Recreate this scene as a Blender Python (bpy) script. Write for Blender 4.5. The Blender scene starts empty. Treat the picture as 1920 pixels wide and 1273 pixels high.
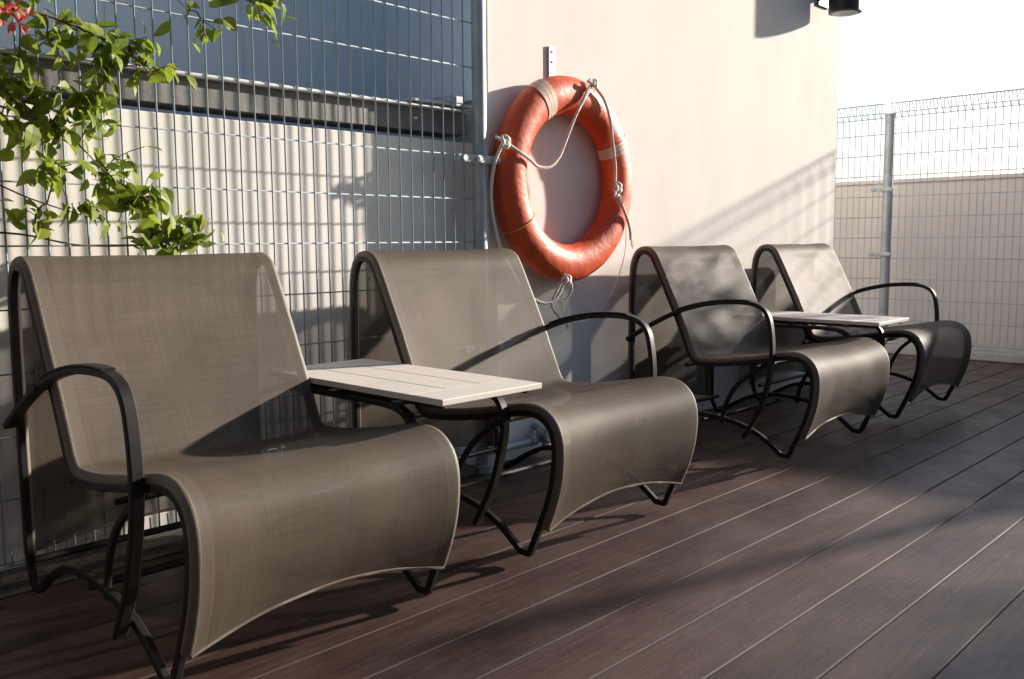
import bpy, math, random
from mathutils import Vector, Matrix, noise
random.seed(7)
S=0.85
scene=bpy.context.scene
COL=scene.collection
# ---------------------------------------------------------------- helpers
def newobj(name,verts,faces,mats=(),parent=None,smooth=False,fmat=None,uvs=None,loc=(0,0,0)):
    me=bpy.data.meshes.new(name); me.from_pydata([tuple(v) for v in verts],[],faces); 
    for m in mats: me.materials.append(m)
    if smooth:
        me.polygons.foreach_set('use_smooth',[True]*len(me.polygons))
    if fmat: me.polygons.foreach_set('material_index',fmat)
    if uvs:
        l=me.uv_layers.new(name='UVMap')
        for lp in me.loops: l.data[lp.index].uv=uvs[lp.vertex_index]
    me.update()
    o=bpy.data.objects.new(name,me); COL.objects.link(o); o.location=loc
    if parent: o.parent=parent
    return o
def empty(name,loc=(0,0,0)):
    o=bpy.data.objects.new(name,None); COL.objects.link(o); o.location=loc; o.empty_display_size=.1
    return o
def tag(o,label,cat,group=None,kind=None):
    o['label']=label; o['category']=cat
    if group:o['group']=group
    if kind:o['kind']=kind
class G:
    def __init__(s): s.v=[];s.f=[];s.m=[]
    def add(s,v,f,mi=0):
        b=len(s.v); s.v+= [Vector(x) for x in v]; s.f+=[tuple(i+b for i in q) for q in f]; s.m+=[mi]*len(f)
    def box(s,x0,x1,y0,y1,z0,z1,mi=0,bev=0.0):
        if bev<=0:
            s.add([(x0,y0,z0),(x1,y0,z0),(x1,y1,z0),(x0,y1,z0),(x0,y0,z1),(x1,y0,z1),(x1,y1,z1),(x0,y1,z1)],
              [(0,3,2,1),(4,5,6,7),(0,1,5,4),(1,2,6,5),(2,3,7,6),(3,0,4,7)],mi)
        else:
            import bmesh
            bm=bmesh.new(); bmesh.ops.create_cube(bm,size=1)
            for v in bm.verts: v.co=Vector(((x0+x1)/2+v.co.x*(x1-x0),(y0+y1)/2+v.co.y*(y1-y0),(z0+z1)/2+v.co.z*(z1-z0)))
            bmesh.ops.bevel(bm,geom=bm.edges[:],offset=bev,segments=2,affect='EDGES',profile=.5)
            bm.verts.index_update()
            s.add([v.co.copy() for v in bm.verts],[tuple(v.index for v in f.verts) for f in bm.faces],mi); bm.free()
    def sweep(s,pts,prof,n0=Vector((1,0,0)),closed=False,mi=0,caps=True):
        pts=[Vector(p) for p in pts]; n=len(pts); N=None; k=len(prof); vs=[]
        for i in range(n):
            if closed: T=(pts[(i+1)%n]-pts[i-1])
            else: T=pts[min(i+1,n-1)]-pts[max(i-1,0)]
            T.normalize()
            if N is None:
                N=Vector(n0)-T*T.dot(Vector(n0))
                if N.length<1e-4: N=T.orthogonal()
            else: N=N-T*T.dot(N)
            N.normalize(); B=T.cross(N)
            for a,b in prof: vs.append(pts[i]+N*a+B*b)
        fs=[]
        for i in range(n if closed else n-1):
            j=(i+1)%n
            for q in range(k):
                r=(q+1)%k
                fs.append((i*k+q,i*k+r,j*k+r,j*k+q))
        if caps and not closed:
            fs.append(tuple(range(k))[::-1]); fs.append(tuple((n-1)*k+q for q in range(k)))
        s.add(vs,fs,mi)
    def tube(s,pts,r,k=8,**kw):
        s.sweep(pts,circ(r,k),**kw)
    def obj(s,name,mats,parent=None,smooth=False,loc=(0,0,0)):
        return newobj(name,s.v,s.f,mats,parent,smooth,s.m,None,loc)
def circ(r,k=8): return [(r*math.cos(2*math.pi*i/k),r*math.sin(2*math.pi*i/k)) for i in range(k)]
def rrect(w,h,c,sh=0):
    w/=2;h/=2
    return [(a,b+sh) for a,b in [(w,-h+c),(w,h-c),(w-c,h),(-w+c,h),(-w,h-c),(-w,-h+c),(-w+c,-h),(w-c,-h)]]
def catmull(P,step=.02,closed=False):
    P=[Vector(p) for p in P]; n=len(P); out=[]
    rng=range(n) if closed else range(n-1)
    for i in rng:
        p1=P[i];p2=P[(i+1)%n]
        p0=P[i-1] if (closed or i>0) else p1*2-p2
        p3=P[(i+2)%n] if (closed or i+2<n) else p2*2-p1
        m=max(2,int((p2-p1).length/step)+1)
        for j in range(m):
            t=j/m
            out.append(.5*((2*p1)+(p2-p0)*t+(2*p0-5*p1+4*p2-p3)*t*t+(3*p1-p0-3*p2+p3)*t**3))
    if not closed: out.append(P[-1])
    return out
def autosmooth(o,ang=35):
    me=o.data
    me.polygons.foreach_set('use_smooth',[True]*len(me.polygons))
    me.set_sharp_from_angle(angle=math.radians(ang))
# ---------------------------------------------------------------- materials
def mat(name):
    m=bpy.data.materials.new(name); m.use_nodes=True; nt=m.node_tree
    return m,nt,nt.nodes['Principled BSDF']
def nd(nt,t,**kw):
    n=nt.nodes.new(t)
    for k,v in kw.items(): setattr(n,k,v)
    return n
def ramp(nt,fac,stops):
    r=nd(nt,'ShaderNodeValToRGB'); cr=r.color_ramp
    cr.elements[0].position=stops[0][0]; cr.elements[0].color=(*stops[0][1],1)
    cr.elements[1].position=stops[-1][0]; cr.elements[1].color=(*stops[-1][1],1)
    for p,c in stops[1:-1]:
        e=cr.elements.new(p); e.color=(*c,1)
    nt.links.new(fac,r.inputs[0]); return r.outputs[0]
def noise_n(nt,scale,detail=4,rough=.6,mapscale=None,coord='Object'):
    tc=nd(nt,'ShaderNodeTexCoord'); src=tc.outputs[coord]
    if mapscale:
        mp=nd(nt,'ShaderNodeMapping'); mp.inputs['Scale'].default_value=mapscale
        nt.links.new(src,mp.inputs[0]); src=mp.outputs[0]
    n=nd(nt,'ShaderNodeTexNoise'); n.inputs['Scale'].default_value=scale; n.inputs['Detail'].default_value=detail; n.inputs['Roughness'].default_value=rough
    nt.links.new(src,n.inputs['Vector']); return n.outputs['Fac']
def bump(nt,b,h,strength,dist):
    bp=nd(nt,'ShaderNodeBump'); bp.inputs['Strength'].default_value=strength; bp.inputs['Distance'].default_value=dist
    nt.links.new(h,bp.inputs['Height']); nt.links.new(bp.outputs[0],b.inputs['Normal'])
def simple(name,c,rough=.5,metal=0,var=.15,scale=8,bmp=0.1,bscale=60,mapscale=None,spec=.5):
    m,nt,b=mat(name)
    f=noise_n(nt,scale,5,.65,mapscale)
    c1=tuple(x*(1-var) for x in c); c2=tuple(min(1,x*(1+var)) for x in c)
    nt.links.new(ramp(nt,f,[(.3,c1),(.7,c2)]),b.inputs['Base Color'])
    b.inputs['Roughness'].default_value=rough; b.inputs['Metallic'].default_value=metal
    b.inputs['Specular IOR Level'].default_value=spec
    if bmp: bump(nt,b,noise_n(nt,bscale,3,.6),bmp,.004)
    return m
def mixrgb(nt,fac,a,b,bt='MIX'):
    m=nd(nt,'ShaderNodeMix',data_type='RGBA',blend_type=bt)
    for sck,v in ((0,fac),(6,a),(7,b)):
        if hasattr(v,'is_linked'): nt.links.new(v,m.inputs[sck])
        else: m.inputs[sck].default_value=v if sck==0 else (*v,1)
    return m.outputs[2]

def wall_mat(name,c,dirt=.12,bs=.12):
    m,nt,b=mat(name)
    f=noise_n(nt,1.6,6,.65); f2=noise_n(nt,4,5,.7,(1,1,.3)); f3=noise_n(nt,70,3,.6)
    col=ramp(nt,f,[(.3,tuple(x*.94 for x in c)),(.7,c)])
    d=ramp(nt,f2,[(.35,(1-dirt,1-dirt,1-dirt*.9)),(.6,(1,1,1))])
    col=mixrgb(nt,1.0,col,d,'MULTIPLY')
    nt.links.new(col,b.inputs['Base Color']); b.inputs['Roughness'].default_value=.85
    b.inputs['Specular IOR Level'].default_value=.2
    bump(nt,b,f3,bs,.002)
    return m
M_wall=wall_mat('painted_render',(.84,.80,.75),.06)
M_low=wall_mat('cream_render',(.88,.845,.785),.04)
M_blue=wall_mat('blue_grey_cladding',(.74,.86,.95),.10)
M_par=wall_mat('parapet_render',(.84,.79,.74),.06)
M_dark=wall_mat('dark_sky_blocker',(.05,.04,.034),.3)  # dark finish of the added unseen walls that hold back sky light
M_conc=simple('concrete',(.12,.11,.10),.9,0,.25,10,.3,50)
M_galv=simple('galvanised_steel',(.42,.46,.49),.55,.25,.2,14,.1,60)
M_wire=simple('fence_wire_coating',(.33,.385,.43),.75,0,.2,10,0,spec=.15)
M_wire2=simple('flare_pale_wire',(.52,.53,.54),.7,0,.15,10,0,spec=.2)  # paler wire copy for the far fence, lens flare put into its colour
M_beam=simple('weathered_steel',(.17,.165,.16),.6,.3,.35,7,.3,30)
M_ledge=simple('painted_metal_ledge',(.70,.66,.62),.5,.1,.2,6,.1)
M_frame=simple('dark_bronze_paint',(.015,.013,.013),.5,.05,.3,20,.08,90,spec=.35)
M_sleeve=simple('fabric_sleeve',(.15,.120,.092),.6,0,.12,30,.3,300)
M_tape=simple('worn_pale_tape',(.70,.50,.39),.65,0,.25,22,.2,80)
M_rope=simple('cotton_rope',(.78,.73,.66),.85,0,.12,40,.3,200)
M_yel=simple('yellow_cord',(.70,.42,.06),.7,0,.2,40,.2)
M_bark=simple('bark',(.11,.085,.045),.9,0,.35,20,.5,40)
M_black=simple('black_lamp_housing',(.02,.02,.022),.45,.2,.3,14,.1)
M_glass=simple('lamp_lens',(.4,.4,.38),.3,0,.1,10,0)
M_pot=simple('terracotta',(.35,.16,.09),.8,0,.2,8,.3)

# orange ring
m,nt,b=mat('orange_ring_shell')
f=noise_n(nt,4,6,.7); f2=noise_n(nt,30,5,.7)
c=ramp(nt,f,[(.3,(.54,.066,.018)),(.55,(.66,.098,.026)),(.75,(.70,.15,.06))])
c=mixrgb(nt,1.0,c,ramp(nt,f2,[(.28,(.62,.58,.56)),(.42,(1,1,1))]),'MULTIPLY')
nt.links.new(c,b.inputs['Base Color']); b.inputs['Roughness'].default_value=.48; b.inputs['Specular IOR Level'].default_value=.4
bump(nt,b,noise_n(nt,9,4,.6),.5,.012)
M_orange=m

# sling fabric
m,nt,b=mat('woven_sling_fabric')
uv=nd(nt,'ShaderNodeUVMap'); 
sep=nd(nt,'ShaderNodeSeparateXYZ'); nt.links.new(uv.outputs[0],sep.inputs[0])
def sinw(o,freq):
    a=nd(nt,'ShaderNodeMath',operation='MULTIPLY'); a.inputs[1].default_value=freq; nt.links.new(o,a.inputs[0])
    s_=nd(nt,'ShaderNodeMath',operation='SINE'); nt.links.new(a.outputs[0],s_.inputs[0]); return s_.outputs[0]
sx=sinw(sep.outputs[0],1150); sy=sinw(sep.outputs[1],980)
pr=nd(nt,'ShaderNodeMath',operation='MULTIPLY'); nt.links.new(sx,pr.inputs[0]); nt.links.new(sy,pr.inputs[1])
f=noise_n(nt,3.0,5,.65)
cb=nd(nt,'ShaderNodeMapping'); cb.inputs['Scale'].default_value=(160,3,1); nt.links.new(uv.outputs[0],cb.inputs[0])
st=nd(nt,'ShaderNodeTexNoise'); st.inputs['Scale'].default_value=1; st.inputs['Detail'].default_value=3; nt.links.new(cb.outputs[0],st.inputs['Vector'])
cb2=nd(nt,'ShaderNodeMapping'); cb2.inputs['Scale'].default_value=(3,160,1); nt.links.new(uv.outputs[0],cb2.inputs[0])
st2=nd(nt,'ShaderNodeTexNoise'); st2.inputs['Scale'].default_value=1; st2.inputs['Detail'].default_value=3; nt.links.new(cb2.outputs[0],st2.inputs['Vector'])
base=ramp(nt,f,[(.25,(.130,.101,.074)),(.75,(.190,.151,.114))])
w=ramp(nt,pr.outputs[0],[(0,(.70,.70,.70)),(1,(1.0,1.0,1.0))])
base=mixrgb(nt,1.0,base,w,'MULTIPLY')
base=mixrgb(nt,1.0,base,ramp(nt,st.outputs['Fac'],[(.3,(.86,.86,.86)),(.7,(1.05,1.05,1.05))]),'MULTIPLY')
base=mixrgb(nt,1.0,base,ramp(nt,st2.outputs['Fac'],[(.3,(.86,.86,.86)),(.7,(1.05,1.05,1.05))]),'MULTIPLY')
ab=nd(nt,'ShaderNodeMath',operation='ABSOLUTE'); nt.links.new(sep.outputs[0],ab.inputs[0])
gt=nd(nt,'ShaderNodeMath',operation='GREATER_THAN'); gt.inputs[1].default_value=.327; nt.links.new(ab.outputs[0],gt.inputs[0])
mul=nd(nt,'ShaderNodeMath',operation='MULTIPLY'); mul.inputs[1].default_value=.13; nt.links.new(gt.outputs[0],mul.inputs[0])
base=mixrgb(nt,mul.outputs[0],base,(.30,.25,.19))
nt.links.new(base,b.inputs['Base Color']); b.inputs['Roughness'].default_value=.62
b.inputs['Specular IOR Level'].default_value=.28
bump(nt,b,pr.outputs[0],.15,.001)
tr=nd(nt,'ShaderNodeBsdfTranslucent'); nt.links.new(base,tr.inputs[0])
tp=nd(nt,'ShaderNodeBsdfTransparent')
m1=nd(nt,'ShaderNodeMixShader'); m1.inputs[0].default_value=.10
nt.links.new(b.outputs[0],m1.inputs[1]); nt.links.new(tr.outputs[0],m1.inputs[2])
m2=nd(nt,'ShaderNodeMixShader')
hol=nd(nt,'ShaderNodeMapRange'); hol.inputs[1].default_value=-1; hol.inputs[2].default_value=1; hol.inputs[3].default_value=.26; hol.inputs[4].default_value=.06
nt.links.new(pr.outputs[0],hol.inputs[0]); nt.links.new(hol.outputs[0],m2.inputs[0])
nt.links.new(m1.outputs[0],m2.inputs[1]); nt.links.new(tp.outputs[0],m2.inputs[2])
nt.links.new(m2.outputs[0],nt.nodes['Material Output'].inputs[0])
M_sling=m

# leaf
def leafmat(name,c1,c2,trans=.45):
    m,nt,b=mat(name)
    f=noise_n(nt,14,4,.65)
    c=ramp(nt,f,[(.3,c1),(.7,c2)])
    nt.links.new(c,b.inputs['Base Color']); b.inputs['Roughness'].default_value=.5
    tr=nd(nt,'ShaderNodeBsdfTranslucent'); nt.links.new(c,tr.inputs[0])
    mx=nd(nt,'ShaderNodeMixShader'); mx.inputs[0].default_value=trans
    nt.links.new(b.outputs[0],mx.inputs[1]); nt.links.new(tr.outputs[0],mx.inputs[2])
    nt.links.new(mx.outputs[0],nt.nodes['Material Output'].inputs[0]); return m
M_leaf=leafmat('vine_leaf',(.11,.17,.014),(.34,.41,.05),.5)
M_leafd=leafmat('tree_leaf',(.04,.08,.02),(.08,.13,.03),.2)
M_bract=leafmat('pink_bract',(.60,.08,.07),(.75,.20,.16))

# deck
PITCH=.19
m,nt,b=mat('composite_deck_boards')
tc=nd(nt,'ShaderNodeTexCoord'); sp=nd(nt,'ShaderNodeSeparateXYZ'); nt.links.new(tc.outputs['Object'],sp.inputs[0])
a=nd(nt,'ShaderNodeMath',operation='SUBTRACT'); a.inputs[1].default_value=.678*S; nt.links.new(sp.outputs[1],a.inputs[0])
d=nd(nt,'ShaderNodeMath',operation='DIVIDE'); d.inputs[1].default_value=PITCH*S; nt.links.new(a.outputs[0],d.inputs[0])
fl=nd(nt,'ShaderNodeMath',operation='FLOOR'); nt.links.new(d.outputs[0],fl.inputs[0])
wn=nd(nt,'ShaderNodeTexWhiteNoise',noise_dimensions='1D'); nt.links.new(fl.outputs[0],wn.inputs['W'])
cmb=nd(nt,'ShaderNodeCombineXYZ'); 
mx_=nd(nt,'ShaderNodeMath',operation='MULTIPLY_ADD'); mx_.inputs[1].default_value=37.; nt.links.new(wn.outputs['Value'],mx_.inputs[0]); nt.links.new(sp.outputs[0],mx_.inputs[2])
nt.links.new(mx_.outputs[0],cmb.inputs[0]); nt.links.new(sp.outputs[1],cmb.inputs[1])
mp=nd(nt,'ShaderNodeMapping'); mp.inputs['Scale'].default_value=(1.6,42,1); nt.links.new(cmb.outputs[0],mp.inputs[0])
ns=nd(nt,'ShaderNodeTexNoise'); ns.inputs['Scale'].default_value=2.2; ns.inputs['Detail'].default_value=8; ns.inputs['Roughness'].default_value=.75; ns.inputs['Distortion'].default_value=.6
nt.links.new(mp.outputs[0],ns.inputs['Vector'])
c=ramp(nt,ns.outputs['Fac'],[(.28,(.024,.0115,.009)),(.48,(.054,.028,.022)),(.60,(.078,.043,.035)),(.78,(.148,.090,.073))])
brd=ramp(nt,wn.outputs['Value'],[(0,(.72,.72,.72)),(1,(1.14,1.10,1.08))])
c=mixrgb(nt,1.0,c,brd,'MULTIPLY')
dust=noise_n(nt,2.0,6,.7,(1,2.2,1))
c=mixrgb(nt,ramp(nt,dust,[(.42,(0,0,0)),(.75,(.36,.36,.36))]),c,(.18,.13,.11))
nt.links.new(c,b.inputs['Base Color'])
rr=ramp(nt,noise_n(nt,5,5,.7),[(.3,(.34,.34,.34)),(.7,(.58,.58,.58))]); nt.links.new(rr,b.inputs['Roughness'])
b.inputs['Specular IOR Level'].default_value=.5
bump(nt,b,ns.outputs['Fac'],.5,.0025)
M_deck=m
M_edge=simple('board_edge_brown',(.058,.042,.034),.72,0,.85,3,0,spec=.25)  # chamfer strips get their own mottled brown
M_sub=simple('dark_subframe',(.02,.016,.014),.9,0,.2,5,0)
M_ground=simple('distant_ground',(.16,.16,.14),.95,0,.3,.02,0)

# ---------------------------------------------------------------- ground + deck
g=G(); g.add([(-1500,-1500,-14),(1500,-1500,-14),(1500,1500,-14),(-1500,1500,-14)],[(0,1,2,3)])
o=g.obj('ground',[M_ground]); o['kind']='structure'; o['label']='distant flat ground far below the roof terrace'; o['category']='ground'
g=G()
k0=-34; k1=36
X0,X1=-5.0,8.58
ch=.0028; gap=.0020
for k in range(k0,k1):
    y0=.678+PITCH*k+gap; y1=.678+PITCH*(k+1)-gap
    prof=[(y0,-.025),(y0,-.0028),(y0+ch,0),(y1-ch,0),(y1,-.0028),(y1,-.025)]
    n=len(prof)
    vs=[(X0,y,z) for y,z in prof]+[(X1,y,z) for y,z in prof]
    for i in range(n-1):
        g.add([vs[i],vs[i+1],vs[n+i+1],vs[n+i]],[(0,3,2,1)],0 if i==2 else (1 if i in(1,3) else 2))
    g.add([vs[i] for i in range(n)],[tuple(range(n))],0)
    g.add([vs[n+i] for i in range(n)],[tuple(range(n))[::-1]],0)
g.box(X0,X1,.678+PITCH*k0,.678+PITCH*k1,-.3,-.026,2)
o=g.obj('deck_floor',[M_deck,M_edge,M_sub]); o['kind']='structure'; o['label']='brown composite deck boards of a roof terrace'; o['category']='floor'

# ---------------------------------------------------------------- walls
YW=2.83
g=G(); g.box(2.81,6.27,YW,5.6,0,3.6,0,.008)
o=g.obj('building_wall',[M_wall]); tag(o,'tall cream rendered wall that the lifebuoy hangs on','wall')
LY=2.90
g=G(); g.box(-2.0,2.808,LY,3.08,0,1.422,0,.006)
o=g.obj('low_wall',[M_low]); tag(o,'low cream wall standing behind the mesh fence','wall')
g=G(); g.box(-2.0,2.808,3.46,3.70,0,3.6,0)
g.box(2.76,2.807,2.86,3.459,1.60,3.6,0)
for i in range(8):
    x=-1.9+i*.56
    g.box(x,x+.006,3.456,3.4595,0,3.55,0)
o=g.obj('rear_wall',[M_blue]); tag(o,'blue grey shaded building wall above the ledge','wall')
g=G(); g.box(-2.2,-2.005,-3.2,3.70,.001,3.4,0,.01);  # unseen wall added beside the camera to deepen shade on the left
for i in range(17): g.box(-2.0045,-1.99,-3.1+i*.35,-3.08+i*.35,.05,3.35,0)
o=g.obj('sky_block_side_wall',[M_dark]); tag(o,'added dark brown wall out of view that cuts sky light from the side','wall')
g=G(); g.box(-2.0,2.2,-3.2,-3.0,.001,3.4,0,.01)  # second unseen wall, added behind the camera to reduce sky fill
for i in range(12): g.box(-1.9+i*.35,-1.88+i*.35,-2.9995,-2.985,.05,3.35,0)
o=g.obj('sky_block_rear_wall',[M_dark]); tag(o,'added dark brown wall behind the camera that cuts sky light','wall')
bm_=empty('steel_beam',(0,2.95,1.442))
g=G()
L0,L1=-1.99,2.75
g.box(L0,L1,2.945-3.0,2.96-3.0,.01,.100)
g.box(L0,L1,2.96-3.0,3.09-3.0,.01,.022)
g.obj('channel',[M_beam],bm_)
g=G(); g.box(L0,L1-.02,2.915-3.0,3.205-3.0,.101,.114,0,.003)
g.obj('ledge_flashing',[M_ledge],bm_)
g=G(); g.box(2.40,2.735,2.890-3.0,3.12-3.0,.117,.128,0,.002); g.box(2.60,2.68,2.890-3.0,3.0-3.0,.129,.16,0,.004)
g.obj('bracket',[M_galv],bm_)
tag(bm_,'dark steel channel beam with pale metal flashing on the wall','beam')
g=G(); g.box(8.6,8.85,-5.8,7.5,-.3,1.50,0); g.box(8.57,8.88,-5.82,7.52,1.501,1.535,0,.006)
o=g.obj('parapet_wall',[M_par]); tag(o,'pale beige parapet wall behind the mesh fence','wall')
g=G(); g.box(7.98,8.2,-5.0,6.5,.001,.07,0,.008)
o=g.obj('concrete_kerb',[wall_mat('kerb_render',(.6,.57,.53),.2)]); tag(o,'white painted concrete kerb under the mesh fence','kerb')
g=G(); g.box(-1.98,2.66,2.765,LY-.001,.001,.04,0,.006)
o=g.obj('concrete_kerb',[M_conc]); tag(o,'grey concrete kerb at the foot of the wall','kerb')

# ---------------------------------------------------------------- fences
def wire_panel(L,z0,z1,dv,dh,r,rh,fold,phase=0,wob=0):
    g=G()
    n=int(L/dv)
    for i in range(n+1):
        x=i*dv
        w=lambda: random.uniform(-wob,wob)
        f=fold
        P=[(x,-f*.5,z0+f*.5),(x,-f*.55,z0+f*.1),(x,0,z0),(x+w(),w()*.12,z0+(z1-z0)*.5),(x,0,z1),(x,-f*.8,z1-f*.1),(x,-f*.12,z1-f*.95)]
        g.tube(P,r,5,n0=Vector((1,0,0)))
    zs=[]; z=phase
    while z<z1-.05:
        if z>z0+.05: zs.append((0,z))
        z+=dh
    zs+= [(0,z1),(0,z0),(-fold*.8,z1-fold*.1),(-fold*.12,z1-fold*.95),(-fold*.55,z0+fold*.1)]
    for y,z in zs:
        g.tube([(-.01,y+r*.9+rh*.5,z),(L*.5,y+r*.9+rh*.5,z+random.uniform(-wob,wob)),(L+.01,y+r*.9+rh*.5,z)],rh,6,n0=Vector((0,0,1)))
    return g
fe=empty('mesh_fence',(-.9,2.79,0))
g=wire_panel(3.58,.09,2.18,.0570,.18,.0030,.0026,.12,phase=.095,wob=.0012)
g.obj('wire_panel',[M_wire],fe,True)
def post(h,r):
    g=G(); g.tube([(0,0,0),(0,0,h)],r,18); g.tube([(0,0,h),(0,0,h+.012),(0,0,h+.022)],r*1.08,18)
    g.tube([(0,0,0),(0,0,.03)],r*1.6,18)
    return g
g=post(2.62,.0305); p=g.obj('post',[M_galv],fe,loc=(3.62,-.005,0)); autosmooth(p)
g=post(2.62,.0305); p=g.obj('post',[M_galv],fe,loc=(-.05,-.005,0)); autosmooth(p)
def clamp(parent,loc,along='x',L=.16,r=.031):
    g=G(); t=.008
    g.box(-L,L*.55,-r-t-.004,-r-.004,-.016,.016,0,.002)
    g.tube([(0,0,-.022),(0,0,.022)],r+.006,16)
    g.tube([(-L*.8,-r-.02,0),(-L*.8,-r+.012,0)],.014,6)
    g.tube([(-L*.35,-r-.02,0),(-L*.35,-r+.005,0)],.010,6)
    g.tube([(L*.42,-r-.02,0),(L*.42,-r+.012,0)],.010,6)
    o=g.obj('clamp',[M_galv],parent,loc=loc); autosmooth(o)
    if along=='y': o.rotation_euler[2]=math.radians(90)
    return o
clamp(fe,(3.62,-.005,1.338)); clamp(fe,(3.62,-.005,.55)); clamp(fe,(3.62,-.005,2.1))
tag(fe,'grey welded wire mesh fence with galvanised post beside the wall','fence')
XF=8.1
ff=empty('mesh_fence',(XF,3.18,0)); 
posts=[3.18-3.54*i for i in range(-1,3)]
for i in range(-1,2):
    y1=3.18-3.54*i-.045; L=3.45
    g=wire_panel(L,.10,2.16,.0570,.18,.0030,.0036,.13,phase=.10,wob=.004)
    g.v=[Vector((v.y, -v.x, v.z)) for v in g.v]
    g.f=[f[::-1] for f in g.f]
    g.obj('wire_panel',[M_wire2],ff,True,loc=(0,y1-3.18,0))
for y in posts:
    g=post(2.05,.041); p=g.obj('post',[M_galv],ff,loc=(.0,y-3.18,0)); autosmooth(p)
    for z in (1.42,.855,.3):
        c=clamp(ff,(0,y-3.18,z),'y',.13,.041); c.rotation_euler[2]=math.radians(-90)
tag(ff,'grey wire mesh fence with rolled top along the terrace edge','fence')

# ---------------------------------------------------------------- lounge chairs
W=.735; YC=2.2
PROF=[(2.735,.12),(2.738,.3),(2.738,.6),(2.734,.82),(2.72,.90),(2.69,.942),(2.645,.951),(2.605,.932),(2.575,.885),(2.52,.778),(2.455,.648),(2.40,.53),(2.37,.465),(2.348,.437),(2.31,.427),(2.2,.434),(2.06,.456),(1.935,.480),(1.86,.492),(1.803,.487),(1.76,.460),(1.737,.418),(1.731,.36),(1.740,.28),(1.762,.205),(1.793,.13)]
BACK=catmull([(0,y-YC,z) for y,z in PROF],.018)
JI=min(range(len(BACK)),key=lambda i:(BACK[i]-Vector((0,2.348-YC,.437))).length)
HW=W/2-.0065
def sling(name,i0,i1,parent,seed):
    nx=30; hw=HW; RT=.0165
    vs=[];uv=[];fs=[]
    s=0; rows=0
    for i in range(i0,i1+1):
        p=BACK[i]; a=BACK[max(i-1,0)]; b=BACK[min(i+1,len(BACK)-1)]
        if i>0: s+=(BACK[i]-BACK[i-1]).length
        T=(b-a).normalized(); nin=Vector((0,-T.z,T.y))
        for j in range(nx+1):
            q=-1+2*j/nx; x=q*hw
            sag=.013*(1-q*q)-RT*.97
            if p.z>.9: sag=.003*(1-q*q)-RT*.97
            if p.y<1.9-YC: sag=.016*(1-q*q)-RT*.97
            sag+=.0045*(1-q**4)*noise.noise(Vector((x*5+seed*9,s*3.5,seed)))
            v=p+nin*sag+Vector((x,0,0))
            if p.y<1.9-YC and p.z<.34: v.z+=(.34-p.z)/.21*.045*(1-q*q)
            if p.y>2.7-YC and p.z<.3: v.z+=(.3-p.z)/.18*.04*(1-q*q)
            vs.append(v); uv.append((x,s))
        rows+=1
    for i in range(rows-1):
        for j in range(nx):
            a=i*(nx+1)+j; fs.append((a,a+1,a+nx+2,a+nx+1))
    o=newobj(name,vs,fs,[M_sling],parent,True,None,uv)
    g=G()
    for sx_ in(-1,1):
        pts=[Vector((sx_*hw,p.y,p.z)) for p in BACK[i0:i1+1]]
        g.tube(pts,RT,12)
    end=(vs[-(nx+1):] if i1==len(BACK)-1 else vs[:nx+1])
    g.tube(end,.005,6,n0=Vector((0,0,1)))
    sl=g.obj('hem_sleeve',[M_sleeve],o,True); autosmooth(sl,60)
    return o
def frame_side(parent,sx_):
    x=sx_*(W/2)
    P=[(0,y-YC,z) for y,z in PROF]
    loop=[(0,2.668-YC,.024),(0,2.685-YC,.024),(0,2.70-YC,.034),(0,2.722-YC,.075)]+P+[(0,1.817-YC,.077),(0,1.836-YC,.036),(0,1.845-YC,.026),(0,1.857-YC,.023),(0,1.890-YC,.024),(0,1.903-YC,.031),(0,1.98-YC,.085),(0,2.06-YC,.122),(0,2.16-YC,.146),(0,2.3-YC,.156),(0,2.43-YC,.142),(0,2.54-YC,.095),(0,2.64-YC,.032)]
    pts=catmull(loop,.018,True)
    g=G(); g.sweep([p+Vector((x,0,0)) for p in pts],rrect(.020,.021,.003,-.0135),closed=True)
    br=catmull([(x-sx_*.004,1.93-YC,.456),(x-sx_*.004,2.02-YC,.41),(x-sx_*.004,2.12-YC,.33),(x-sx_*.004,2.175-YC,.24),(x-sx_*.004,2.20-YC,.14)],.025)
    g.sweep(br,rrect(.014,.020,.003))
    o=g.obj('side_frame',[M_frame],parent); autosmooth(o,40); return o
def armrest(parent,sx_):
    x=sx_*(W/2+.027)
    pts=catmull([(x,2.735-YC,.50),(x,2.62-YC,.565),(x,2.48-YC,.634),(x,2.36-YC,.676),(x,2.22-YC,.704),(x,2.08-YC,.712),(x,2.0-YC,.700),(x,1.955-YC,.663),(x,1.935-YC,.59),(x,1.928-YC,.48),(x,1.945-YC,.36),(x,1.99-YC,.22),(x,2.06-YC,.095)],.02)
    g=G(); g.sweep(pts,rrect(.032,.019,.004))
    pad=[p+Vector((0,0,.0115)) for p in pts if p.y<2.44-YC and p.y>2.03-YC and p.z>.6]
    g.sweep(pad,rrect(.033,.006,.002))
    for yy,zz in((2.47,.636),(2.0,.43)):
        g.tube([(x-sx_*.03,yy-YC,zz),(x+sx_*.019,yy-YC,zz)],.009,8)
    o=g.obj('armrest',[M_frame],parent); autosmooth(o,40); return o
def inner_arm(parent,sx_):
    x=sx_*(W/2+.027)
    pts=catmull([(x,2.735-YC,.49),(x,2.62-YC,.525),(x,2.45-YC,.536),(x,2.2-YC,.538),(x,2.05-YC,.537),(x,1.975-YC,.524),(x,1.94-YC,.49),(x,1.93-YC,.43),(x,1.95-YC,.33),(x,1.99-YC,.22),(x,2.06-YC,.095)],.02)
    g=G(); g.sweep(pts,rrect(.032,.019,.004))
    for yy,zz in((2.5,.535),(1.96,.43)):
        g.tube([(x-sx_*.03,yy-YC,zz),(x+sx_*.019,yy-YC,zz)],.009,8)
    o=g.obj('table_bracket',[M_frame],parent); autosmooth(o,40); return o
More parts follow.
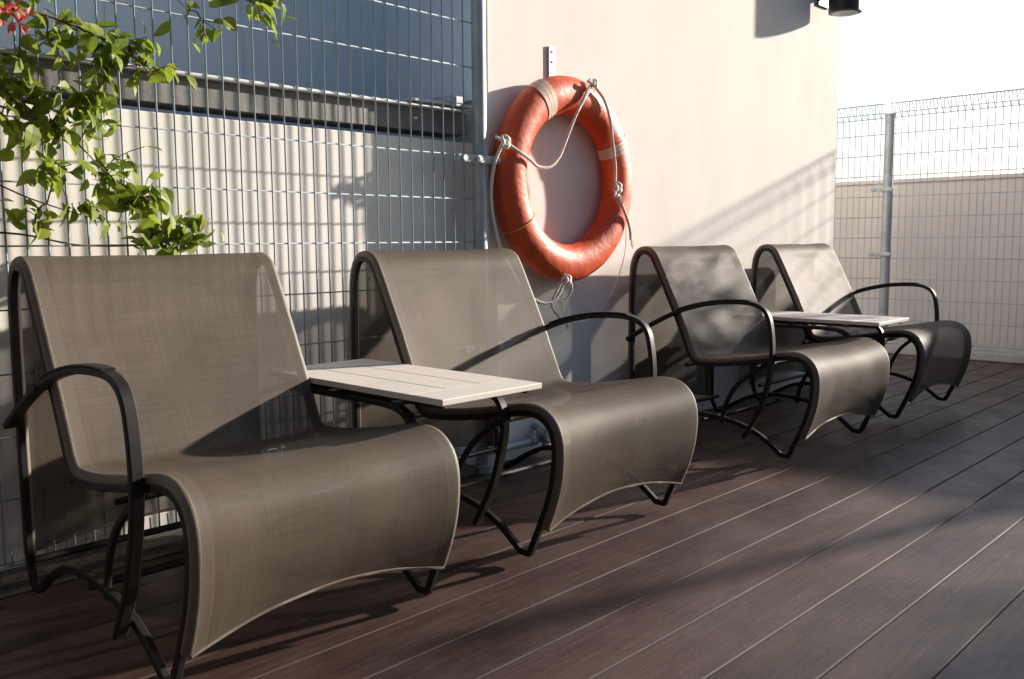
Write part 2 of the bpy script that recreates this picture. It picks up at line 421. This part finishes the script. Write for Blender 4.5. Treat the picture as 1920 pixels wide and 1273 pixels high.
def build_chair(side,seed):
    e=empty('lounge_chair')
    sling('backrest',0,JI,e,seed); sling('seat',JI,len(BACK)-1,e,seed+3)
    frame_side(e,-1); frame_side(e,1)
    armrest(e,side); inner_arm(e,-side)
    for y,z in((2.68,.12),(2.30,.142),(1.97,.44),(2.40,.40)):
        g=G(); g.tube([(-W/2,y-YC,z),(W/2,y-YC,z)],.011,10)
        c=g.obj('crossbar',[M_frame],e,True); autosmooth(c,40)
    return e
def copy_tree(o,parent=None):
    n=o.copy(); COL.objects.link(n)
    if parent: n.parent=parent
    for c in list(o.children): copy_tree(c,n)
    return n
A=build_chair(-1,1.3); B=build_chair(1,5.1)
A2=copy_tree(A); B2=copy_tree(B)
for o,x,dy,rz,lab in((A,1.222,0,0,'brown mesh lounge chair with armrest beside a small table'),
             (B,2.375,0,.0,'sunlit brown mesh lounge chair under the lifebuoy'),
             (A2,4.10,0,-.022,'brown mesh lounge chair dappled with leaf shadows'),
             (B2,5.335,0,-.012,'brown mesh lounge chair beside the terrace fence')):
    o.location=(x,YC+dy,0); o.rotation_euler[2]=rz; tag(o,lab,'chair','lounge chairs lined up along the wall')
M_table=simple('pale_table_laminate',(.66,.61,.56),.55,0,.06,6,.1,120,(1,6,1))
def build_table():
    e=empty('side_table')
    g=G(); hw=.200; y0,y1=1.79-YC,2.66-YC
    n=3; slot=.005; wy=.13
    g.box(-hw,hw,y0,y0+wy,.562,.580,0,.0025); g.box(-hw,hw,y1-wy,y1,.562,.580,0,.0025)
    w=(2*hw-slot*(n-1))/n
    for i in range(n):
        xa=-hw+i*(w+slot); g.box(xa,xa+w,y0+wy+.0005,y1-wy-.0005,.562,.580,0,.001)
    g.obj('tabletop',[M_table],e)
    g=G()
    for y in (y0+.16,y1-.16,0.05): g.box(-hw-.035,hw+.035,y-.015,y+.015,.5505,.5615,0,.002)
    g.box(-hw+.02,-hw+.035,y0+.03,y1-.03,.548,.5612); g.box(hw-.035,hw-.02,y0+.03,y1-.03,.548,.5612)
    g.obj('support_bar',[M_frame],e)
    return e
T=build_table(); T2=copy_tree(T)
T.location=(1.798,YC,0); T2.location=(4.713,YC,0)
tag(T,'pale slatted side table fixed between two lounge chairs','table','small tables between the chairs')
tag(T2,'pale slatted side table fixed between two lounge chairs','table','small tables between the chairs')

# ---------------------------------------------------------------- lifebuoy
BX,BY,BZ=3.260,2.762,1.276
lb=empty('lifebuoy',(BX,BY,BZ))
R=.384; ra=.087; rb=.064
def torus(a0,a1,na,ra,rb,nb=28,closed=True,R=R):
    vs=[];fs=[]
    for i in range(na+(0 if closed else 1)):
        a=a0+(a1-a0)*i/na
        for j in range(nb):
            b=2*math.pi*j/nb
            rr=R+ra*math.cos(b)
            vs.append((rr*math.cos(a),rb*math.sin(b),rr*math.sin(a)))
    for i in range(na):
        i2=(i+1)%na if closed else i+1
        for j in range(nb):
            j2=(j+1)%nb; fs.append((i*nb+j,i*nb+j2,i2*nb+j2,i2*nb+j))
    return vs,fs
vs,fs=torus(0,2*math.pi,112,ra,rb)
vs=[Vector(v)*(1+.006*noise.noise(Vector(v)*7)) for v in vs]
newobj('ring_body',vs,fs,[M_orange],lb,True)
for deg,hw in((118,5.6),(26,5.0)):
    g=G()
    for k in range(3):
        a=math.radians(deg+(k-1)*hw*.66); h=math.radians(hw*.30)
        v,f=torus(a-h,a+h,8,ra+.003,rb+.003,28,False); g.add(v,f)
    g.obj('tape_band',[M_tape],lb,True)
g=G()
a=math.radians(211)
pts=[((R+(ra+.003)*math.cos(b))*math.cos(a),(rb+.003)*math.sin(b),(R+(ra+.003)*math.cos(b))*math.sin(a)) for b in [2*math.pi*i/30 for i in range(30)]]
g.tube(pts,.0026,6,closed=True,n0=Vector((0,1,0)))
g.obj('yellow_cord',[M_yel],lb,True)
RS=.88; YS=.9
def sc(P): return [(x*.99,y*YS,z) for x,y,z in P]
def rope(g,P,r=.0085,strands=3,pitch=.042,step=.006):
    r*=RS
    pts=catmull(sc(P),step); N=None; rs=r*.56; L=0
    frames=[]
    for i,p in enumerate(pts):
        T=(pts[min(i+1,len(pts)-1)]-pts[max(i-1,0)]).normalized()
        if N is None: N=T.orthogonal()
        N=(N-T*T.dot(N)).normalized(); B=T.cross(N)
        if i: L+=(p-pts[i-1]).length
        frames.append((p,N.copy(),B,L))
    for s_ in range(strands):
        q=[p+N*math.cos(2*math.pi*(L/pitch+s_/strands))*r*.52+B*math.sin(2*math.pi*(L/pitch+s_/strands))*r*.52 for p,N,B,L in frames]
        g.tube(q,rs,6)
def knot(g,c,s=.022,r=.0075):
    s*=.72; r*=RS
    c=Vector(sc([c])[0]); P=[]
    for i in range(28):
        t=2*math.pi*i/28
        P.append(c+Vector(((1+.45*math.cos(3*t))*math.cos(2*t)*s,-abs(.6*math.sin(3*t))*s-.004,(1+.45*math.cos(3*t))*math.sin(2*t)*s)))
    P.append(P[0]); g.tube(catmull(P,.006),r,7)
g=G()
rope(g,[(-.49,-.02,.16),(-.475,-.065,.135),(-.41,-.086,.10),(-.33,-.080,.068),(-.26,-.06,.045),(-.17,-.05,.05),(-.10,-.045,.10),(-.05,-.05,.19),(-.01,-.07,.29),(.04,-.083,.37),(.09,-.080,.43),(.115,-.05,.465)])
rope(g,[(.085,-.06,.455),(.12,-.083,.425),(.18,-.086,.375),(.225,-.088,.29),(.25,-.086,.18),(.272,-.084,.07),(.272,-.086,-.02),(.31,-.088,-.09),(.36,-.085,-.16),(.41,-.07,-.22),(.455,-.04,-.275)])
rope(g,[(.09,-.085,.44),(.05,-.088,.40),(.02,-.08,.345),(-.01,-.078,.30)],r=.0075)
rope(g,[(-.475,-.055,.14),(-.505,-.03,.05),(-.515,-.015,-.06),(-.50,-.01,-.18),(-.45,-.01,-.32),(-.36,-.015,-.45),(-.27,-.02,-.53),(-.19,-.03,-.56),(-.12,-.04,-.54),(-.08,-.06,-.47)])
rope(g,[(-.095,-.078,-.43),(-.12,-.05,-.50),(-.14,-.03,-.57),(-.08,-.02,-.63),(-.02,-.015,-.66)],r=.0075)
rope(g,[(-.075,-.078,-.44),(-.03,-.06,-.50),(-.05,-.04,-.55),(-.09,-.035,-.56)],r=.0075)
knot(g,(-.478,-.062,.135),.026); knot(g,(.275,-.093,-.03),.024); knot(g,(.26,-.093,-.055),.018,.006); knot(g,(-.085,-.08,-.455),.018); knot(g,(.10,-.088,.44),.016,.0065)
for c,dn in(((.455,-.04,-.275),(.35,.1,-.9)),((-.02,-.015,-.66),(.4,.1,-.8)),((.262,-.1,-.05),(-.7,-.2,-.3)),((.285,-.1,-.06),(.5,-.2,-.7))):
    for i in range(9):
        d=Vector(dn)+Vector((random.uniform(-.5,.5),random.uniform(-.4,.2),random.uniform(-.4,.4))); c0=Vector(sc([c])[0])
        g.tube([c0,c0+d*.018,c0+d*.034+Vector((0,0,-.006))],.0016,4)
g.obj('grab_rope',[M_rope],lb,True)
g=G(); g.tube(catmull([(.42,-.03,-.20),(.425,-.02,-.34),(.36,-.01,-.5),(.25,-.005,-.62),(.12,0,-.665),(-.02,-.005,-.64),(-.08,-.03,-.53)],.02),.0020,6)
g.obj('thin_cord',[M_rope],lb,True)
tag(lb,'weathered orange lifebuoy with white rope hanging on the wall','lifebuoy')
hg=empty('wall_hanger',(3.225,YW-.001,1.283+.43))
g=G(); g.box(-.021,.021,-.009,-.001,-.1,.17,0,.002); g.box(-.021,.021,-.05,-.0095,-.02,-.012,0,.001)
g.obj('metal_strip',[simple('white_coated_metal',(.62,.6,.58),.4,.3,.1,20,0)],hg)
for z in(.145,.10):
    g=G(); g.tube([(0,-.012,z),(0,-.0092,z)],.006,8)
    g.obj('screw',[M_beam],hg)
tag(hg,'white perforated metal strip fixed above the lifebuoy','hook')

wl=empty('wall_lamp',(5.98,YW-.160,2.475))
g=G()
g.tube([(0,0,0),(0,0,.006),(0,0,.25),(0,0,.27)],.105,32)
g.tube([(0,0,.27),(0,0,.29)],.09,32)
o=g.obj('lamp_housing',[M_black],wl); autosmooth(o)
g=G(); g.box(-.045,.045,.0,.155,.12,.2,0,.004); g.box(-.08,.08,.146,.159,.06,.26,0,.004); g.obj('wall_mount',[M_black],wl)
g=G(); g.tube([(0,0,-.006),(0,0,-.001)],.085,32); g.obj('lens',[M_glass],wl)
tag(wl,'black cylindrical wall lamp mounted high on the cream wall','lamp')

wp=empty('water_pipe',(3.0,2.77,.0))
g=G(); g.tube(catmull([(-.30,0,.085),(-.1,0,.085),(.05,0,.087),(.09,0,.10),(.10,.02,.13),(.10,.058,.14)],.02),.016,12); g.tube([(-.19,0,.085),(-.15,0,.085)],.022,8)
g.tube([(.01,0,.086),(.05,0,.087)],.023,8)
o=g.obj('pipe',[M_galv],wp,True); autosmooth(o)
g=G(); g.tube([(.085,-.05,.115),(.085,.01,.115)],.028,14); g.tube([(.085,-.065,.115),(.085,-.05,.115)],.04,10); g.tube([(.085,-.02,.09),(.085,-.03,.05)],.016,10)
o=g.obj('valve',[M_galv],wp); autosmooth(o)
tag(wp,'grey water pipe with a round valve near the floor','pipe')

# ---------------------------------------------------------------- vegetation
def leaf(g,p,d,up,L,Wd,mi=0,fold=.25,curl=.2):
    d=d.normalized(); s_=d.cross(up)
    if s_.length<1e-3: s_=d.orthogonal()
    s_.normalize(); n=s_.cross(d).normalized()
    prof=[(0,0),(.16,.62),(.40,1),(.66,.78),(.86,.34),(1,0)]
    ctr=[p+d*L*t-n*curl*L*t*t for t,w in prof]
    vs=[ctr[0]]; fs=[]
    for i in range(1,5):
        t,w=prof[i]; vs+= [ctr[i]+s_*w*Wd/2+n*fold*w*Wd/2, ctr[i], ctr[i]-s_*w*Wd/2+n*fold*w*Wd/2]
    vs.append(ctr[5])
    fs=[(0,2,1),(0,3,2)]
    for i in range(3):
        a=1+i*3
        fs+=[(a,a+1,a+4,a+3),(a+1,a+2,a+5,a+4)]
    a=10; fs+=[(a,a+1,13),(a+1,a+2,13)]
    g.add(vs,fs,mi)
rnd=random.Random(3)
vine=empty('climbing_vine',(.25,2.66,0))
O=Vector((.25,2.66,0))
def vc(x,z,dy=0): 
    return Vector((x*1.035,2.68+dy,1+(z-1)*1.035))-O
gb=G(); gl=G(); gp=G()
stems=[[(.25,2.68,0.0),(.27,2.7,.5),(.3,2.7,.85),(.32,2.7,1.0),(.45,2.68,1.35),(.7,2.68,1.55),(.9,2.67,1.62),(1.1,2.66,1.58),(1.25,2.64,1.5)],
 [(.45,2.68,1.35),(.65,2.68,1.38),(.85,2.67,1.36),(1.0,2.66,1.30),(1.1,2.65,1.2),(1.22,2.63,1.12)],
 [(.32,2.7,1.0),(.5,2.68,1.18),(.7,2.67,1.2),(.9,2.66,1.12),(1.02,2.65,1.08)],
 [(.3,2.7,.85),(.55,2.72,1.02),(.85,2.73,1.03),(1.05,2.74,.995),(1.25,2.74,.995),(1.38,2.74,1.02)],
 [(.45,2.68,1.35),(.6,2.69,1.75),(.9,2.69,1.92),(1.0,2.69,1.9),(1.3,2.68,1.85),(1.6,2.67,1.76)],
 [(1.0,2.69,1.9),(1.25,2.68,1.8),(1.38,2.67,1.70)]]
allp=[]
for i,st in enumerate(stems):
    c=catmull([Vector(p)-O for p in st],.04)
    allp+=c
    n=len(c)
    sub=G(); sub.tube(c,1.0,6)
    for j in range(n):
        r=(.010 if i==0 else .0045)*(1-.7*j/n)
        for q in range(6):
            sub.v[j*6+q]=c[j]+(sub.v[j*6+q]-c[j])*r
    gb.add(sub.v,sub.f)
clusters=[(1.075,1.54,17),(1.165,1.55,16),(1.0,1.585,13),(1.09,1.475,10),(1.2,1.50,6),(.88,1.37,14),(1.0,1.385,16),(.935,1.31,16),(1.06,1.345,12),(.87,1.27,8),(.82,1.33,7),
 (.935,1.19,14),(1.075,1.18,15),(1.18,1.13,18),(1.02,1.10,12),(.88,1.075,9),(1.1,1.235,8),(1.12,1.11,10),(1.21,1.005,17),(1.31,1.02,15),(1.26,.99,13),(1.375,1.035,8),
 (1.37,1.65,8),(1.55,1.735,9),(1.60,1.72,6),(1.29,1.50,2),(.87,1.47,8),(.93,1.53,9),(.84,1.62,7),(.75,1.45,8),(.7,1.3,8),(.7,1.15,6),(.72,1.6,8),(.55,1.2,5),(.5,1.6,5),(.92,1.70,7),(1.3,1.82,8),(.87,1.42,7)]
for x,z,n in clusters:
    lowc=z<1.06
    c=vc(x,z,.055 if lowc else rnd.uniform(-.03,.03))
    near=min(allp,key=lambda p:(p-c).length)
    gb.tube([near,(near+c)/2+Vector((0,-.01,.012)),c],.0022,5)
    for k in range(int(n*1.95)):
        off=Vector((rnd.gauss(0,.032),rnd.gauss(0,.012 if lowc else .028),rnd.gauss(0,.026)))
        p=c+off
        d=Vector((rnd.uniform(-.7,.9),rnd.uniform(-.8,.3),rnd.uniform(-1.1,.25)))
        if lowc: d=Vector((rnd.uniform(-.8,.9),rnd.uniform(-.35,.1),rnd.uniform(-.4,.8)))
        up=Vector((rnd.uniform(.4,1.2),rnd.uniform(-1.2,-.1),rnd.uniform(.0,.9)))
        if rnd.random()<.22: up=Vector((rnd.uniform(-1,1),rnd.uniform(-1,.5),rnd.uniform(-.3,1)))
        L=rnd.uniform(.030,.074)*(.85 if lowc else 1)
        leaf(gl,p,d,up,L,L*rnd.uniform(.45,.8),0,rnd.uniform(.1,.55),rnd.uniform(-.1,.6))
        if k%3==0: gb.tube([c,c+off*.5+Vector((0,0,.004)),p],.0014,4)
prev=None
for x,z,n in((.835,1.575,8),(.86,1.595,6),(.81,1.59,6),(.85,1.56,6)):
    c=vc(x,z,-.06)
    if prev: gp.tube([prev,c],.0012,4)
    prev=c
    for k in range(n):
        off=Vector((rnd.gauss(0,.016),rnd.gauss(0,.013),rnd.gauss(0,.014)))
        d=Vector((rnd.uniform(-1,1),rnd.uniform(-1,.2),rnd.uniform(-1,1))); L=rnd.uniform(.020,.032)
        leaf(gp,c+off,d,Vector((.2,-.6,.6)),L,L*.7,0,.4,.3)
gb.obj('stem',[M_bark],vine,True); gl.obj('foliage',[M_leaf],vine,False); gp.obj('flowers',[M_bract],vine,False)
tag(vine,'climbing vine with bright green leaves and pink flowers on the fence','plant')
def tree(cx,cy,zc,rc,nl,seed):
    r=random.Random(seed)
    e=empty('potted_tree',(cx,cy,0))
    g=G()
    ring=[(.0,.001,.15),(.03,.001,.16),(.36,.0,.21),(.40,.0,.225),(.40,0,.19),(.34,0,.185)]
    n=24; vs=[];fs=[]
    for h,_,rad in ring:
        for i in range(n): a=2*math.pi*i/n; vs.append((rad*math.cos(a),rad*math.sin(a),h+.001))
    for k in range(len(ring)-1):
        for i in range(n): fs.append((k*n+i,k*n+(i+1)%n,(k+1)*n+(i+1)%n,(k+1)*n+i))
    fs.append(tuple((len(ring)-1)*n+i for i in range(n)))
    g.add(vs,fs); g.obj('pot',[M_pot],e)
    g=G(); tips=[]
    g.tube([(0,0,.3),(.01,.01,.8),(0,0,zc-rc*.7)],.028,10)
    for i in range(18):
        d=Vector((r.uniform(-1,1),r.uniform(-1,1),r.uniform(-.6,1))).normalized()
        a=Vector((0,0,zc-rc*r.uniform(.7,1))); bpt=Vector((0,0,zc))+d*rc*r.uniform(.6,.95)
        g.tube([a,(a+bpt)/2+Vector((0,0,.04)),bpt],.008,6); tips+= [bpt,(a+bpt*2)/3]
    g.obj('trunk',[M_bark],e,True)
    g=G()
    for i in range(nl):
        t=r.choice(tips); p=t+Vector((r.gauss(0,.06),r.gauss(0,.06),r.gauss(0,.06)))
        d=Vector((r.uniform(-1,1),r.uniform(-1,1),r.uniform(-1,.5))); L=r.uniform(.05,.09)
        leaf(g,p,d,Vector((r.uniform(-1,1),r.uniform(-1,1),1)),L,L*.5)
    g.obj('crown',[M_leafd],e)
    tag(e,'small leafy tree in a terracotta pot by the terrace fence','tree','potted trees along the terrace fence')
tree(7.45,1.36,1.68,.35,380,5)
tree(7.5,-.95,1.62,.33,420,9)

# ---------------------------------------------------------------- world, sun, camera
sd=Vector((1,-.30,.306)); el=math.atan2(.306,math.hypot(1,.3)); az=math.atan2(1,-.3)
w=bpy.data.worlds.new('World'); scene.world=w; w.use_nodes=True; nt=w.node_tree
sky=nt.nodes.new('ShaderNodeTexSky'); sky.sky_type='NISHITA'; sky.sun_disc=False; sky.sun_elevation=el; sky.sun_rotation=az
sky.air_density=1.0; sky.dust_density=2.0; sky.ozone_density=3.0
bg=nt.nodes['Background']; nt.links.new(sky.outputs[0],bg.inputs[0]); bg.inputs[1].default_value=.115
tc=nd(nt,'ShaderNodeTexCoord'); dt=nd(nt,'ShaderNodeVectorMath',operation='DOT_PRODUCT'); nt.links.new(tc.outputs['Generated'],dt.inputs[0]); 
hv=Vector((1,0.15,.18)).normalized(); dt.inputs[1].default_value=hv
mr=nd(nt,'ShaderNodeMapRange'); mr.interpolation_type='SMOOTHSTEP'
for i,v in zip((1,2,3,4),(.72,.94,0,1)): mr.inputs[i].default_value=v
nt.links.new(dt.outputs['Value'],mr.inputs[0])
bg2=nd(nt,'ShaderNodeBackground'); bg2.inputs[0].default_value=(.88,.90,1.0,1)
mm=nd(nt,'ShaderNodeMath',operation='MULTIPLY'); mm.inputs[1].default_value=.62; nt.links.new(mr.outputs[0],mm.inputs[0]); nt.links.new(mm.outputs[0],bg2.inputs[1])
ad=nd(nt,'ShaderNodeAddShader'); nt.links.new(bg.outputs[0],ad.inputs[0]); nt.links.new(bg2.outputs[0],ad.inputs[1])
nt.links.new(ad.outputs[0],nt.nodes['World Output'].inputs[0])
ld=bpy.data.lights.new('sun','SUN'); ld.energy=10.4; ld.angle=math.radians(1.1); ld.color=(1,.90,.79)
lo=bpy.data.objects.new('sun',ld); COL.objects.link(lo); lo.rotation_euler=sd.to_track_quat('Z','Y').to_euler()
cd=bpy.data.cameras.new('camera'); cam=bpy.data.objects.new('camera',cd); COL.objects.link(cam)
cd.sensor_width=36; cd.lens=31.9; cd.clip_end=4000; cd.clip_start=.02
cam.location=(0,0,1)
Rm=Matrix.Rotation(math.radians(-46.25),3,'Z')@Matrix.Rotation(math.radians(90-6.2),3,'X')@Matrix.Rotation(math.radians(-.4),3,'Z')
cam.rotation_euler=Rm.to_euler()
scene.camera=cam
done=set()
for o in scene.objects:
    o.location=o.location*S
    if o.type=='MESH' and o.data.name not in done:
        done.add(o.data.name); o.data.transform(Matrix.Scale(S,4))
scene.view_settings.view_transform='Standard'; scene.view_settings.look='None'; scene.view_settings.exposure=0
